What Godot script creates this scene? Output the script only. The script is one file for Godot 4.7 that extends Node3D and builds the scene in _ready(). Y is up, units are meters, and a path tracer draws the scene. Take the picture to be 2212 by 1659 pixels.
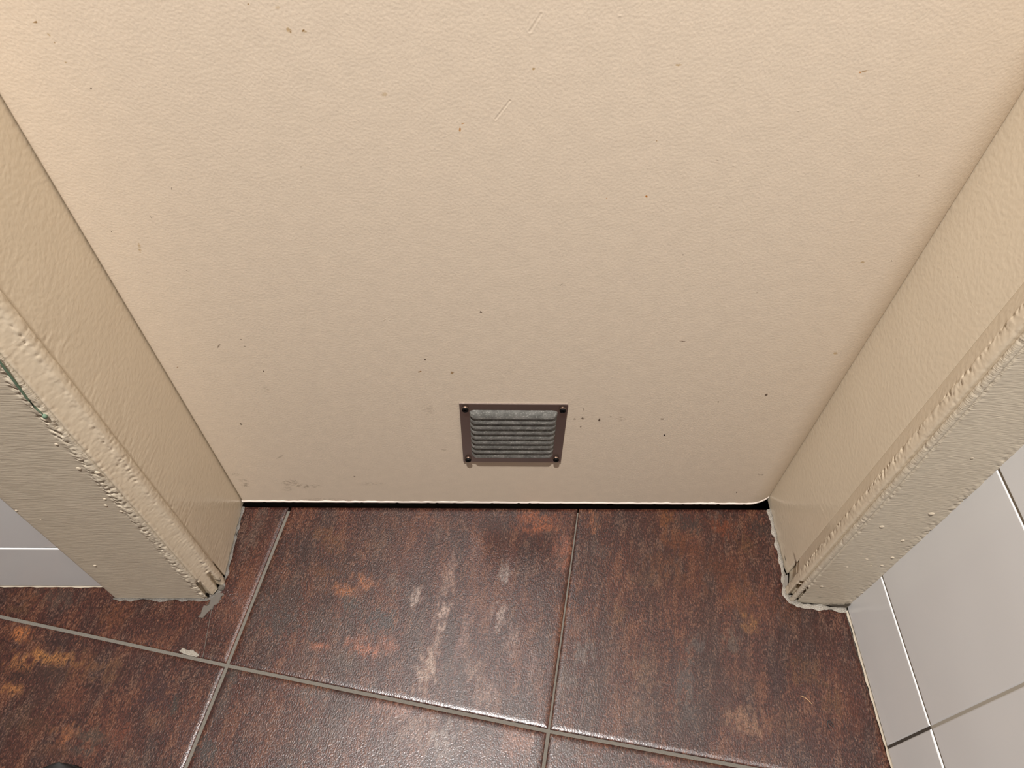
extends Node3D
# A narrow door in a small tiled room, seen from a crouch. Units: metres; x right along the door, y up, z out of the door into the room.

const MM := 0.001
var taken := {}
var rough_noise := FastNoiseLite.new()
var mats := {}

# ---------------------------------------------------------------- naming
func numbered(called: String) -> String:
	var n: int = taken.get(called, 0)
	taken[called] = n + 1
	return called if n == 0 else "%s_%03d" % [called, n]

func holder(called: String, at := Vector3.ZERO) -> Node3D:
	var o := Node3D.new()
	o.name = numbered(called)
	add_child(o)
	o.position = at
	return o

func tag(o: Node, label: String, category: String, kind := "", group := "") -> Node:
	o.set_meta("label", label)
	o.set_meta("category", category)
	if kind:
		o.set_meta("kind", kind)
	if group:
		o.set_meta("group", group)
	return o

func part(called: String, mesh: Mesh, mat: Material, parent: Node) -> MeshInstance3D:
	var o := MeshInstance3D.new()
	o.name = called
	o.mesh = mesh
	o.material_override = mat
	parent.add_child(o, true)
	return o

# ---------------------------------------------------------------- meshes
func arrays(v: PackedVector3Array, n: PackedVector3Array, uv: PackedVector2Array, ix: PackedInt32Array, c := PackedColorArray()) -> ArrayMesh:
	var a := []
	a.resize(Mesh.ARRAY_MAX)
	a[Mesh.ARRAY_VERTEX] = v
	a[Mesh.ARRAY_NORMAL] = n
	a[Mesh.ARRAY_TEX_UV] = uv
	a[Mesh.ARRAY_INDEX] = ix
	if c.size():
		a[Mesh.ARRAY_COLOR] = c
	var m := ArrayMesh.new()
	m.add_surface_from_arrays(Mesh.PRIMITIVE_TRIANGLES, a)
	return m

# rows x cols points; front side where (along row) x (down rows) points, i.e. du x dv
func grid(p: PackedVector3Array, cols: int, rows: int, uv: PackedVector2Array, c := PackedColorArray(), wrap := false, hole := Vector2i(-1, -1)) -> ArrayMesh:
	var n := PackedVector3Array()
	n.resize(p.size())
	var ix := PackedInt32Array()
	var lim := cols if wrap else cols - 1
	for r in rows - 1:
		for k in lim:
			var k2 := (k + 1) % cols
			var a := r * cols + k
			var b := r * cols + k2
			var d := (r + 1) * cols + k
			var e := (r + 1) * cols + k2
			var f := (p[e] - p[a]).cross(p[d] - p[b])
			n[a] += f
			n[b] += f
			n[d] += f
			n[e] += f
			if k == hole.x and r == hole.y:
				continue
			ix.append_array([a, d, b, b, d, e])
	for i in n.size():
		n[i] = n[i].normalized()
	return arrays(p, n, uv, ix, c)

func inset(poly: PackedVector2Array, d: float) -> PackedVector2Array:
	var out := PackedVector2Array()
	var s := poly.size()
	for i in s:
		var a := poly[(i + s - 1) % s]
		var b := poly[i]
		var c := poly[(i + 1) % s]
		var n1 := Vector2(-(b - a).y, (b - a).x).normalized()
		var n2 := Vector2(-(c - b).y, (c - b).x).normalized()
		var m := n1 + n2
		out.append(b + m * (d / maxf(0.35, 1.0 + n1.dot(n2))))
	return out

# a slab with rounded edges on the plane (A, B), its face towards N; poly counter-clockwise in (A, B)
func slab(poly: PackedVector2Array, o: Vector3, A: Vector3, B: Vector3, N: Vector3, thick: float, bevel: float, uv_at: Vector2, uv_size: Vector2, steps := 4, deep := 0.0) -> ArrayMesh:
	if deep == 0.0:
		deep = bevel
	var area := 0.0
	for i in poly.size():
		area += poly[i].cross(poly[(i + 1) % poly.size()])
	if area < 0.0:
		poly.reverse()
	var flip := A.cross(B).dot(N) < 0.0
	var v := PackedVector3Array()
	var nn := PackedVector3Array()
	var uv := PackedVector2Array()
	var ix := PackedInt32Array()
	var rings := [[0.0, -thick, 1.0, 0.0]]
	for k in steps + 1:
		var t := float(k) / steps * PI / 2.0
		rings.append([bevel * (1.0 - cos(t)), -deep * (1.0 - sin(t)), cos(t) / bevel, sin(t) / deep])
	var loops := []
	for r in rings:
		loops.append(inset(poly, r[0]))
	var s := poly.size()
	for i in s:
		var j := (i + 1) % s
		var e := (poly[j] - poly[i]).normalized()
		var outw := A * e.y - B * e.x
		for k in rings.size():
			for q in [loops[k][i], loops[k][j]]:
				v.append(o + A * q.x + B * q.y + N * rings[k][1])
				nn.append((outw * rings[k][2] + N * rings[k][3]).normalized())
				uv.append((q - uv_at) / uv_size)
		var base := v.size() - rings.size() * 2
		for k in rings.size() - 1:
			var a := base + k * 2
			var t6 := [a, a + 2, a + 1, a + 1, a + 2, a + 3]
			if flip:
				t6.reverse()
			ix.append_array(t6)
	var top: PackedVector2Array = loops[-1]
	var start := v.size()
	for q in top:
		v.append(o + A * q.x + B * q.y)
		nn.append(N)
		uv.append((q - uv_at) / uv_size)
	var tri := Geometry2D.triangulate_polygon(top)
	for k in range(0, tri.size(), 3):
		var a := start + tri[k]
		var b := start + tri[k + 1]
		var c := start + tri[k + 2]
		if (v[c] - v[a]).cross(v[b] - v[a]).dot(N) < 0.0:
			var sw := b
			b = c
			c = sw
		ix.append_array([a, b, c])
	return arrays(v, nn, uv, ix)

func box(lo: Vector3, hi: Vector3) -> Mesh:
	var st := SurfaceTool.new()
	st.begin(Mesh.PRIMITIVE_TRIANGLES)
	var b := BoxMesh.new()
	b.size = hi - lo
	st.append_from(b, 0, Transform3D(Basis(), (lo + hi) / 2.0))
	return st.commit()

func lathe(profile: Array, o: Vector3, axis: Vector3, side: Vector3, segs := 24) -> ArrayMesh:
	var other := axis.cross(side)
	var p := PackedVector3Array()
	var uv := PackedVector2Array()
	for q in profile:
		for k in segs:
			var t := TAU * k / segs
			p.append(o + axis * q[1] + (side * cos(t) + other * sin(t)) * q[0])
			uv.append(Vector2(float(k) / segs, q[1]))
	return grid(p, segs, profile.size(), uv, PackedColorArray(), true)

# a profile in (x, z) mm, swept up; each control point: [x, z, lumps mm, steps to the next, how far the joint gapes at the foot 0..1]
# dirt: blotches of mould on the paint, each [x, y, z, radius] mm, where the photograph shows them
func sweep(ctrl: Array, flipped: bool, seed_at: float, dirt := [], fine_to := 0.62, top := 2.04) -> ArrayMesh:
	var pr := PackedVector2Array()
	var lump := PackedFloat32Array()
	var mould := PackedFloat32Array()
	for i in ctrl.size():
		var c: Array = ctrl[i]
		var last := i == ctrl.size() - 1
		var d: Array = c if last else ctrl[i + 1]
		var steps: int = 1 if last else c[3]
		for k in steps:
			var t := float(k) / steps
			pr.append(Vector2(lerpf(c[0], d[0], t), lerpf(c[1], d[1], t)) * MM)
			lump.append(lerpf(c[2], d[2], t) * MM)
			mould.append(lerpf(c[4], d[4], t))
	var cols := pr.size()
	var nr := PackedVector2Array()
	var along := PackedFloat32Array()
	var s := 0.0
	for i in cols:
		var a := pr[maxi(i - 1, 0)]
		var b := pr[mini(i + 1, cols - 1)]
		var e := (b - a).normalized()
		nr.append(Vector2(e.y, -e.x) * (-1.0 if flipped else 1.0))
		if i > 0:
			s += pr[i].distance_to(pr[i - 1])
		along.append(s)
	var ys := PackedFloat32Array()
	var y := 0.0
	while y < fine_to:
		ys.append(y)
		y += 0.0014
	for k in 12:
		ys.append(lerpf(fine_to, top, float(k) / 11.0))
	var big := FastNoiseLite.new()
	big.seed = 11
	big.frequency = 1.0
	big.fractal_octaves = 2
	var p := PackedVector3Array()
	var uv := PackedVector2Array()
	var col := PackedColorArray()
	for yy in ys:
		for i in cols:
			var h := 0.0
			if lump[i] > 0.0 and yy < fine_to:
				var where := smoothstep(-0.15, 0.35, big.get_noise_2d(yy * 14.0 + seed_at, 3.0 + seed_at))
				var n1 := big.get_noise_2d(yy * 230.0 + seed_at, along[i] * 190.0)
				var n2 := big.get_noise_2d(yy * 60.0, along[i] * 70.0 + seed_at * 2.0)
				h = lump[i] * (maxf(0.0, n1 - 0.05) * 2.2 * (0.45 + 0.6 * where) + n2 * 0.35)
			h += 0.00018 * big.get_noise_2d(yy * 9.0 + seed_at, along[i] * 20.0)
			var at := Vector3(pr[i].x + nr[i].x * h, yy, pr[i].y + nr[i].y * h)
			if mould[i] > 0.35 and yy < 0.06:
				# the joints between the mouldings stand open near the floor
				var gape := smoothstep(0.35, 0.75, mould[i]) * (1.0 - smoothstep(0.026, 0.044, yy + 0.012 * big.get_noise_2d(yy * 90.0, seed_at)))
				at += Vector3(-0.8 if flipped else 0.8, 0.0, -0.6) * 0.0065 * gape
			p.append(at)
			uv.append(Vector2(along[i], yy))
			var g := 0.0
			for d in dirt:
				var away: float = at.distance_to(Vector3(d[0], d[1], d[2]) * MM) / (d[3] * MM)
				if away < 1.8:
					away += 0.9 * big.get_noise_3d(at.x * 420.0, yy * 420.0, at.z * 420.0)
					g = maxf(g, 1.0 - smoothstep(0.6, 1.0, away))
			col.append(Color(1, 1, 1).lerp(Color(0.07, 0.068, 0.055), 0.9 * g))
	if flipped:
		var p2 := PackedVector3Array()
		var uv2 := PackedVector2Array()
		var c2 := PackedColorArray()
		for r in ys.size():
			for i in cols:
				var k := r * cols + cols - 1 - i
				p2.append(p[k])
				uv2.append(uv[k])
				c2.append(col[k])
		return grid(p2, cols, ys.size(), uv2, c2)
	return grid(p, cols, ys.size(), uv, col)

# a fillet of sealant in the corner between floor and frame along a path of (x, z) mm; side +1 lays it to the right of the way
func fillet(path: Array, side: float, wide: float, high: float, wobble: float, seed_at: float) -> ArrayMesh:
	var pts := PackedVector2Array()
	for i in path.size() - 1:
		var a: Vector2 = path[i]
		var b: Vector2 = path[i + 1]
		var n := maxi(1, int(a.distance_to(b) / 1.6))
		for k in n:
			pts.append(a.lerp(b, float(k) / n))
	pts.append(path[-1])
	var p := PackedVector3Array()
	var uv := PackedVector2Array()
	var q := 7
	for i in pts.size():
		var a := pts[maxi(i - 2, 0)]
		var b := pts[mini(i + 2, pts.size() - 1)]
		var e := (b - a).normalized()
		var nrm := Vector2(-e.y, e.x) * side
		var w := maxf(0.4, wide + wobble * rough_noise.get_noise_2d(i * 3.4 + seed_at, 5.0) * 2.0)
		var h := maxf(0.4, high + wobble * rough_noise.get_noise_2d(i * 4.0 + seed_at, 55.0) * 2.0)
		for k in q:
			var t := float(k) / (q - 1)
			var ww := w * (1.0 - cos(t * PI / 2.0)) * 0.6 + w * t * 0.4
			var hh := h * (1.0 - sin(t * PI / 2.0)) * 0.6 + h * (1.0 - t) * 0.4
			ww += wobble * 0.18 * rough_noise.get_noise_2d(i * 12.0, k * 20.0 + seed_at)
			p.append(Vector3(pts[i].x + nrm.x * ww, maxf(hh - 0.1, -0.6) if k == q - 1 else hh, pts[i].y + nrm.y * ww) * MM)
			uv.append(Vector2(i * 0.0016, t * 0.005))
	return grid(p, q, pts.size(), uv)

func tube(path: Array, r: float, segs := 6) -> ArrayMesh:
	var p := PackedVector3Array()
	var uv := PackedVector2Array()
	for i in path.size():
		var a: Vector3 = path[maxi(i - 1, 0)]
		var b: Vector3 = path[mini(i + 1, path.size() - 1)]
		var e := (b - a).normalized()
		var s := e.cross(Vector3.UP).normalized()
		var u := s.cross(e)
		var rr := r * (0.4 if i == 0 or i == path.size() - 1 else 1.0)
		for k in segs:
			var t := TAU * k / segs
			p.append(path[i] + (s * cos(t) - u * sin(t)) * rr)
			uv.append(Vector2(k, i))
	return grid(p, segs, path.size(), uv, PackedColorArray(), true)

# ---------------------------------------------------------------- materials and textures
func noise(freq: float, seed_at: int, oct := 3) -> FastNoiseLite:
	var n := FastNoiseLite.new()
	n.noise_type = FastNoiseLite.TYPE_SIMPLEX_SMOOTH
	n.frequency = freq
	n.seed = seed_at
	n.fractal_octaves = oct
	return n

func plain(albedo: Color, rough: float, metal := 0.0, spec := 0.5) -> StandardMaterial3D:
	var m := StandardMaterial3D.new()
	m.albedo_color = albedo
	m.roughness = rough
	m.metallic = metal
	m.metallic_specular = spec
	return m

func relief(m: StandardMaterial3D, tex: Texture2D, cm: float) -> void:
	m.heightmap_enabled = true
	m.heightmap_texture = tex
	m.heightmap_scale = cm

func grey(w: int, h: int, f: Callable) -> ImageTexture:
	var b := PackedByteArray()
	b.resize(w * h)
	for y in h:
		for x in w:
			b[y * w + x] = clampi(int(f.call(x, y) * 255.0), 0, 255)
	return ImageTexture.create_from_image(Image.create_from_data(w, h, false, Image.FORMAT_L8, b))

const FLOOR_AT := Vector2(-0.250, -0.010)
const FLOOR_SIZE := Vector2(0.920, 0.310)
const FLOOR_BLOBS := [
	[69,51,30,21,66,44,42,0.6], [61,113,29,29,82,66,62,0.6], [124,77,35,23,66,44,40,0.6], [97,34,15,11,128,84,54,0.6], [109,48,18,14,120,80,52,0.6], [150,90,15,9,150,96,66,0.8],
	[127,100,17,7,146,92,60,0.8], [104,80,15,7,120,74,48,0.7], [173,22,31,14,120,74,54,0.6], [192,66,25,18,104,64,54,0.6], [155,50,20,16,132,92,68,0.5], [139,117,14,12,78,72,70,0.7],
	[174,132,17,13,72,64,64,0.8], [122,137,24,14,80,62,58,0.6], [154,160,23,11,150,92,68,0.8], [181,158,12,9,140,86,66,0.6], [112,158,12,5,146,88,64,0.7], [101,178,18,11,120,86,68,0.5],
	[137,171,23,11,104,86,76,0.5], [70,135,19,14,70,56,54,0.6], [180,92,10,13,112,96,92,0.6], [205,107,7,12,160,142,134,0.75], [238,87,8,30,150,122,110,0.6], [233,127,7,19,170,148,138,0.7],
	[228,160,6,27,158,134,122,0.6], [220,182,12,20,164,142,128,0.65], [256,150,6,36,140,108,98,0.5], [298,82,6,15,156,146,142,0.75], [293,127,8,16,156,140,134,0.65], [307,150,9,18,146,126,120,0.5],
	[266,182,8,17,150,128,116,0.5], [280,204,13,13,148,126,116,0.5], [326,178,6,22,140,112,104,0.5], [230,22,21,10,138,84,60,0.6], [334,21,26,15,140,78,50,0.8], [364,55,12,21,140,84,62,0.7],
	[282,22,14,15,80,50,42,0.6], [292,41,15,11,96,54,42,0.5], [303,60,10,16,120,80,70,0.5], [397,18,8,17,150,92,60,0.5], [404,54,13,11,96,80,76,0.5], [378,107,13,15,72,46,44,0.8],
	[421,43,10,19,74,42,38,0.6], [460,18,16,14,76,40,32,0.6], [481,15,11,15,136,82,46,0.8], [506,23,18,11,74,58,54,0.7], [542,26,16,15,128,64,38,0.8], [584,26,13,15,72,52,48,0.8],
	[564,48,9,16,120,82,52,0.6], [488,43,21,13,122,70,42,0.7], [506,54,20,11,108,58,36,0.6], [469,70,25,16,124,74,46,0.6], [533,75,30,21,106,60,40,0.7], [491,91,25,15,118,70,46,0.6],
	[548,106,20,20,128,76,44,0.7], [551,135,12,10,140,98,58,0.6], [508,136,14,19,76,44,36,0.7], [459,106,15,10,80,46,38,0.5], [416,126,10,14,136,94,62,0.6], [447,86,20,10,126,90,66,0.5],
	[377,164,11,12,130,120,116,0.75], [357,191,12,17,120,106,98,0.6], [374,136,12,9,112,92,86,0.5], [405,164,9,27,120,84,70,0.5], [436,182,14,22,134,102,80,0.65], [423,216,22,20,136,98,80,0.6],
	[491,155,12,11,104,98,98,0.7], [529,154,11,14,106,98,92,0.65], [476,191,11,21,100,92,92,0.7], [465,173,7,31,72,46,46,0.7], [476,220,13,12,96,86,84,0.6], [510,203,12,25,78,48,42,0.75],
	[498,224,18,11,70,46,42,0.6], [528,228,20,16,140,106,84,0.7], [532,186,14,17,122,76,56,0.6], [568,190,9,21,72,44,42,0.8], [598,181,19,18,112,76,48,0.6], [617,212,11,17,116,80,46,0.5],
	[639,181,12,26,90,48,32,0.6], [593,121,19,19,108,62,38,0.6], [625,149,24,14,84,46,34,0.6], [637,220,12,20,98,48,32,0.6], [600,245,22,12,84,46,38,0.6], [536,256,17,8,90,72,66,0.5],
	[568,228,13,16,120,84,62,0.5], [20,34,8,43,124,106,96,0.55], [37,51,6,42,106,62,54,0.5], [30,103,15,20,126,78,62,0.7], [21,127,14,19,134,84,64,0.6], [24,160,10,12,128,76,56,0.6],
	[-199,109,19,10,124,74,48,0.6], [-165,109,24,11,92,74,66,0.6], [-203,123,14,6,110,78,50,0.5], [-130,113,14,10,80,44,36,0.5], [-102,128,19,14,122,72,44,0.6], [-61,137,19,14,76,44,40,0.6],
	[-49,147,14,9,110,74,60,0.4], [-16,147,14,14,98,56,46,0.5], [-32,123,14,10,118,68,50,0.5], [-192,145,16,10,168,104,62,0.8], [-205,152,8,12,72,38,30,0.7], [-149,154,28,9,66,42,38,0.75],
	[-152,170,36,9,158,108,64,0.75], [-180,179,18,9,150,100,60,0.6], [-176,187,15,9,64,40,34,0.8], [-145,187,18,11,76,52,44,0.8], [-176,200,18,6,150,100,60,0.7], [-117,179,18,17,128,84,56,0.6],
	[-88,183,11,17,134,94,64,0.6], [-141,209,31,9,78,50,42,0.6], [-115,209,18,12,124,74,54,0.6], [-151,229,26,12,98,66,46,0.5], [-68,160,18,13,94,54,46,0.6], [-44,196,22,13,82,50,46,0.6],
	[-32,204,13,17,74,46,46,0.6], [-86,241,21,8,92,76,66,0.7], [-95,253,17,5,86,76,72,0.6], [-112,241,11,12,146,92,60,0.7], [-60,241,13,16,130,72,52,0.7], [-120,253,21,8,100,60,42,0.5],
	[-17,213,5,8,76,68,62,0.7], [-30,229,13,8,132,92,68,0.5], [-41,261,17,8,110,90,78,0.5], [-1,237,10,16,98,62,56,0.5], [-154,253,17,11,86,50,40,0.6], [32,185,8,9,84,74,70,0.7],
	[27,213,9,16,96,80,76,0.6], [20,253,13,12,84,76,74,0.75], [53,208,18,11,128,88,76,0.5], [71,229,22,16,112,82,74,0.5], [114,204,18,10,96,80,76,0.7], [116,241,13,16,112,102,98,0.6],
	[161,217,9,8,84,68,68,0.6], [146,237,17,16,116,98,94,0.6], [192,217,27,8,150,110,98,0.6], [215,237,26,16,146,124,112,0.5], [182,249,13,12,106,90,88,0.6], [242,245,13,19,150,140,136,0.6],
	[277,253,13,12,130,110,106,0.5], [311,245,15,16,156,114,98,0.6], [97,257,21,9,110,80,70,0.4], [354,253,17,10,106,98,98,0.6], [388,260,13,7,96,80,78,0.6], [415,249,10,4,140,76,56,0.5],
	[444,264,13,5,146,88,70,0.6], [482,266,13,4,90,70,66,0.6]]

const DOOR_MARKS := [
	[43.5,547.1,0.98,0.01,-0.38,-0.74,120,86,44,0.8], [47.4,540.2,0.55,-0.81,-0.39,-0.3,168,140,98,0.6], [48.3,535.8,0.5,0.01,-0.25,-0.52,120,86,44,0.5], [49.0,524.8,0.77,0.01,-0.26,-0.54,168,140,98,0.7], [56.1,509.1,0.53,0.01,-0.26,-0.58,70,56,44,0.7],
	[177.2,544.7,1.24,0.02,-0.35,-1.51,168,140,98,0.6], [178.2,543.8,0.56,-0.37,-0.7,-0.88,120,86,44,0.5], [185.3,544.6,0.85,0.72,0.28,-0.35,120,86,44,0.8], [185.9,543.9,1.0,0.01,-0.16,-0.76,168,140,98,0.5], [159.3,558.1,0.48,0.01,-0.13,-0.47,120,86,44,0.8],
	[174.1,556.4,1.21,0.02,-0.23,-0.96,168,140,98,0.3], [224.2,508.0,1.61,0.02,-0.18,-1.46,168,140,98,0.35], [266.9,485.5,0.7,0.01,-0.07,-1.59,170,104,44,0.7], [269.0,489.6,1.08,0.34,0.07,-0.36,170,104,44,0.5], [22.3,402.2,0.32,0.0,-0.18,-0.42,70,56,44,0.7],
	[-0.9,391.8,0.72,-0.43,-0.44,-0.61,70,56,44,0.6], [35.9,387.5,1.07,0.29,-1.32,-5.6,168,140,98,0.6], [58.6,280.0,2.21,2.93,0.42,-0.68,128,114,98,0.8], [79.3,288.5,0.57,0.01,-0.25,-0.88,70,56,44,0.6], [79.9,279.7,1.15,0.01,-0.17,-0.6,128,114,98,0.6],
	[77.0,439.3,0.3,0.0,-0.4,-1.11,70,56,44,0.6], [61.4,365.8,0.34,0.0,-0.16,-0.47,70,56,44,0.5], [54.5,415.6,0.15,-2.07,-0.24,-0.14,128,114,98,0.5], [276.3,323.8,1.09,0.01,-0.02,-1.06,70,56,44,0.9], [228.0,263.9,0.79,0.01,-0.1,-1.25,70,56,44,0.8],
	[222.7,247.9,0.8,0.01,-0.08,-0.98,120,86,44,0.8], [249.8,246.3,1.61,0.02,-0.1,-1.97,120,86,44,0.6], [86.9,246.2,0.64,0.01,-0.27,-1.04,70,56,44,0.8], [-33.2,431.8,1.64,1.64,0.32,-0.37,128,114,98,0.6], [165.1,457.3,0.59,0.01,-0.11,-0.52,128,114,98,0.6],
	[14.5,251.1,0.79,0.01,-0.23,-0.64,120,86,44,0.6], [309.9,524.6,0.91,0.01,0.03,-0.82,168,140,98,0.9], [390.9,527.9,2.03,0.22,0.15,-0.54,168,140,98,0.7], [494.6,525.0,0.65,0.01,0.28,-0.69,170,104,44,0.7], [496.9,525.9,1.86,0.48,0.29,-0.48,120,86,44,0.6],
	[387.9,437.1,0.8,0.01,0.16,-0.98,170,104,44,0.9], [442.1,290.7,2.73,-0.32,0.08,-0.52,70,56,44,0.8], [554.5,380.5,1.68,0.02,0.46,-1.13,168,140,98,0.6], [573.4,276.8,1.72,0.55,0.88,-1.8,168,140,98,0.6], [560.4,455.6,0.36,0.69,0.64,-0.54,128,114,98,0.6],
	[486.9,348.1,0.97,0.27,0.2,-0.49,70,56,44,0.6], [575.1,382.1,0.34,0.0,0.4,-0.9,70,56,44,0.6], [337.3,354.6,0.98,1.26,0.25,-0.37,128,114,98,0.7], [387.3,479.2,0.37,0.01,0.07,-0.42,120,86,44,0.6], [422.6,386.0,0.33,0.0,0.18,-0.89,70,56,44,0.5],
	[361.8,435.2,0.4,0.01,0.06,-0.49,170,104,44,0.6], [44.0,164.0,1.19,-0.4,-0.54,-1.41,70,56,44,0.9], [66.6,104.1,4.15,3.1,0.0,-1.48,128,114,98,0.7], [135.3,64.2,2.47,0.03,-0.29,-1.78,70,56,44,0.8], [221.4,247.2,0.8,0.01,-0.09,-0.98,120,86,44,0.8],
	[369.8,177.2,1.15,-1.49,-0.57,-1.5,70,56,44,0.7], [370.2,178.0,2.63,0.03,0.22,-2.33,128,114,98,0.3], [385.9,175.1,0.98,-0.58,-0.28,-2.95,70,56,44,0.85], [396.2,180.6,0.87,0.01,0.1,-0.77,70,56,44,0.7], [452.8,149.3,0.82,0.01,0.27,-1.49,20,16,14,0.95],
	[445.5,177.4,1.76,0.02,0.21,-1.17,70,56,44,0.6], [491.9,205.8,0.68,0.01,0.44,-1.82,128,114,98,0.8], [532.9,217.1,1.03,1.43,0.86,-1.34,70,56,44,0.8], [569.0,74.0,3.62,-0.56,0.48,-1.95,70,56,44,0.8], [554.4,34.1,0.67,0.01,0.56,-2.12,70,56,44,0.7],
	[369.4,163.0,0.71,0.01,0.12,-1.28,70,56,44,0.8], [369.3,192.5,0.43,0.01,0.28,-3.0,128,114,98,0.6], [362.4,176.4,1.32,0.02,0.13,-1.56,128,114,98,0.5], [64.6,50.4,9.0,0.1,-1.65,-7.17,128,114,98,0.5], [77.6,43.4,8.7,-1.52,-1.33,-5.17,128,114,98,0.5],
	[58.5,37.0,6.08,0.07,-1.22,-5.25,128,114,98,0.4], [90.2,43.5,8.06,0.09,-0.84,-4.14,128,114,98,0.3], [15.5,45.8,4.76,-0.84,-1.65,-5.14,128,114,98,0.6], [15.6,54.9,5.66,-0.99,-0.98,-3.02,128,114,98,0.4], [11.8,67.7,4.91,0.06,-0.85,-2.95,128,114,98,0.35],
	[82.7,220.7,2.63,-1.87,-1.86,-3.94,128,114,98,0.25], [225.0,190.0,6.03,0.07,-0.7,-9.1,128,114,98,0.25], [235.9,119.5,4.67,0.05,-0.16,-2.65,128,114,98,0.3], [405.9,176.9,6.15,0.07,0.63,-4.68,128,114,98,0.25], [94.2,11.7,31.22,0.34,-0.85,-4.42,128,114,98,0.3],
	[151.4,49.3,15.05,0.17,-0.58,-4.1,128,114,98,0.2]]

func floor_textures() -> Array:
	var w := 2048
	var h := 690
	var big := noise(1.0 / 55.0, 5, 3)
	var mid := noise(1.0 / 14.0, 9, 3)
	var fine := noise(1.0 / 2.6, 21, 2)
	var speck := noise(1.0 / 1.25, 31, 1)
	var cr := PackedFloat32Array()
	cr.resize(w * h * 3)
	var hb := PackedByteArray()
	hb.resize(w * h)
	var fx := PackedFloat32Array()
	fx.resize(w * h)
	var dark := Vector3(67, 37, 30)
	var maroon := Vector3(96, 51, 40)
	var rust := Vector3(130, 75, 48)
	var tan_speck := Vector3(152, 116, 94)
	var slate := Vector3(92, 80, 76)
	for y in h:
		var z := (FLOOR_AT.y + FLOOR_SIZE.y * (y + 0.5) / h) * 1000.0
		for x in w:
			var xx := (FLOOR_AT.x + FLOOR_SIZE.x * (x + 0.5) / w) * 1000.0
			var u := xx + 0.18 * z
			var v := z - 0.19 * xx
			var off := (0.0 if u < 55.2 else 400.0 if u < 382.3 else 900.0) + (0.0 if v < 172.2 else 1700.0)
			var us := u + off
			var nb := big.get_noise_2d(us * 1.5, v * 0.45)
			var nm := mid.get_noise_2d(us * 1.4, v * 0.36 + off)
			var nf := fine.get_noise_2d(us * 1.35, v * 0.5)
			var ns := speck.get_noise_2d(us, v * 0.65)
			var c := dark.lerp(maroon, clampf(0.6 + nb * 0.7 + nf * 0.9, 0.0, 1.0))
			c = c.lerp(rust, 0.6 * smoothstep(-0.15, 0.6, nm * 0.8 + nb * 0.6 + nf * 0.25))
			c = c.lerp(slate, 0.36 * smoothstep(0.0, 0.5, -nb * 0.8 + nm * 0.5 + nf * 0.3))
			c = c.lerp(tan_speck, 0.52 * smoothstep(0.1, 0.75, nf * 0.75 + ns * 0.65 + nm * 0.6))
			c = c.lerp(dark, 0.6 * smoothstep(0.1, 0.7, -nf * 0.7 - ns * 0.6 - nm * 0.35))
			var i := y * w + x
			cr[i * 3] = c.x
			cr[i * 3 + 1] = c.y
			cr[i * 3 + 2] = c.z
			fx[i] = nf * 0.75 + ns * 0.5
			hb[i] = clampi(int(128.0 + nm * 10.0 + nf * 34.0 + ns * 42.0), 0, 255)
	var warp := noise(1.0 / 9.0, 77, 3)
	for b in FLOOR_BLOBS:
		var x0 := int(((b[0] - b[2] * 1.7) * MM - FLOOR_AT.x) / FLOOR_SIZE.x * w)
		var x1 := int(((b[0] + b[2] * 1.7) * MM - FLOOR_AT.x) / FLOOR_SIZE.x * w)
		var y0 := int(((b[1] - b[3] * 1.7) * MM - FLOOR_AT.y) / FLOOR_SIZE.y * h)
		var y1 := int(((b[1] + b[3] * 1.7) * MM - FLOOR_AT.y) / FLOOR_SIZE.y * h)
		var bu: float = b[0] + 0.18 * b[1]
		var bv: float = b[1] - 0.19 * b[0]
		var tile_u := 0 if bu < 55.2 else 1 if bu < 382.3 else 2
		var tile_v := 0 if bv < 172.2 else 1
		var lift := 1.18 if b[4] > 138 else 1.0
		for y in range(maxi(0, y0), mini(h, y1)):
			var z := (FLOOR_AT.y + FLOOR_SIZE.y * (y + 0.5) / h) * 1000.0
			for x in range(maxi(0, x0), mini(w, x1)):
				var xx := (FLOOR_AT.x + FLOOR_SIZE.x * (x + 0.5) / w) * 1000.0
				var u := xx + 0.18 * z
				var v := z - 0.19 * xx
				if tile_u != (0 if u < 55.2 else 1 if u < 382.3 else 2) or tile_v != (0 if v < 172.2 else 1):
					continue
				var du: float = (u - bu) / b[2]
				var dv: float = (v - bv) / b[3]
				var i := y * w + x
				var d := sqrt(du * du + dv * dv) + warp.get_noise_2d(u * 1.2, v * 0.6) * 1.1 + fx[i] * 0.55
				var m: float = (1.0 - smoothstep(0.3, 1.2, d)) * minf(1.0, b[7] * (1.3 if lift > 1.0 else 1.12))
				m *= clampf(0.85 + fx[i] * 0.8, 0.25, 1.0) if b[4] > 100 else clampf(0.9 - fx[i] * 0.6, 0.3, 1.0)
				if m > 0.0:
					cr[i * 3] = lerpf(cr[i * 3], b[4] * lift, m)
					cr[i * 3 + 1] = lerpf(cr[i * 3 + 1], b[5] * lift * 0.98, m)
					cr[i * 3 + 2] = lerpf(cr[i * 3 + 2], b[6] * lift * 0.95, m)
	var rgb := PackedByteArray()
	rgb.resize(w * h * 3)
	var g2 := noise(1.0 / 1.6, 101, 2)
	for y in h:
		for x in w:
			var i := y * w + x
			var g := 1.0 + 0.30 * fx[i] + 0.16 * g2.get_noise_2d(x * 0.45 * 1.15, y * 0.45 * 0.8)
			for k in 3:
				rgb[i * 3 + k] = clampi(int(cr[i * 3 + k] * g * 0.59), 0, 255)
	var albedo := ImageTexture.create_from_image(Image.create_from_data(w, h, false, Image.FORMAT_RGB8, rgb))
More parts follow.
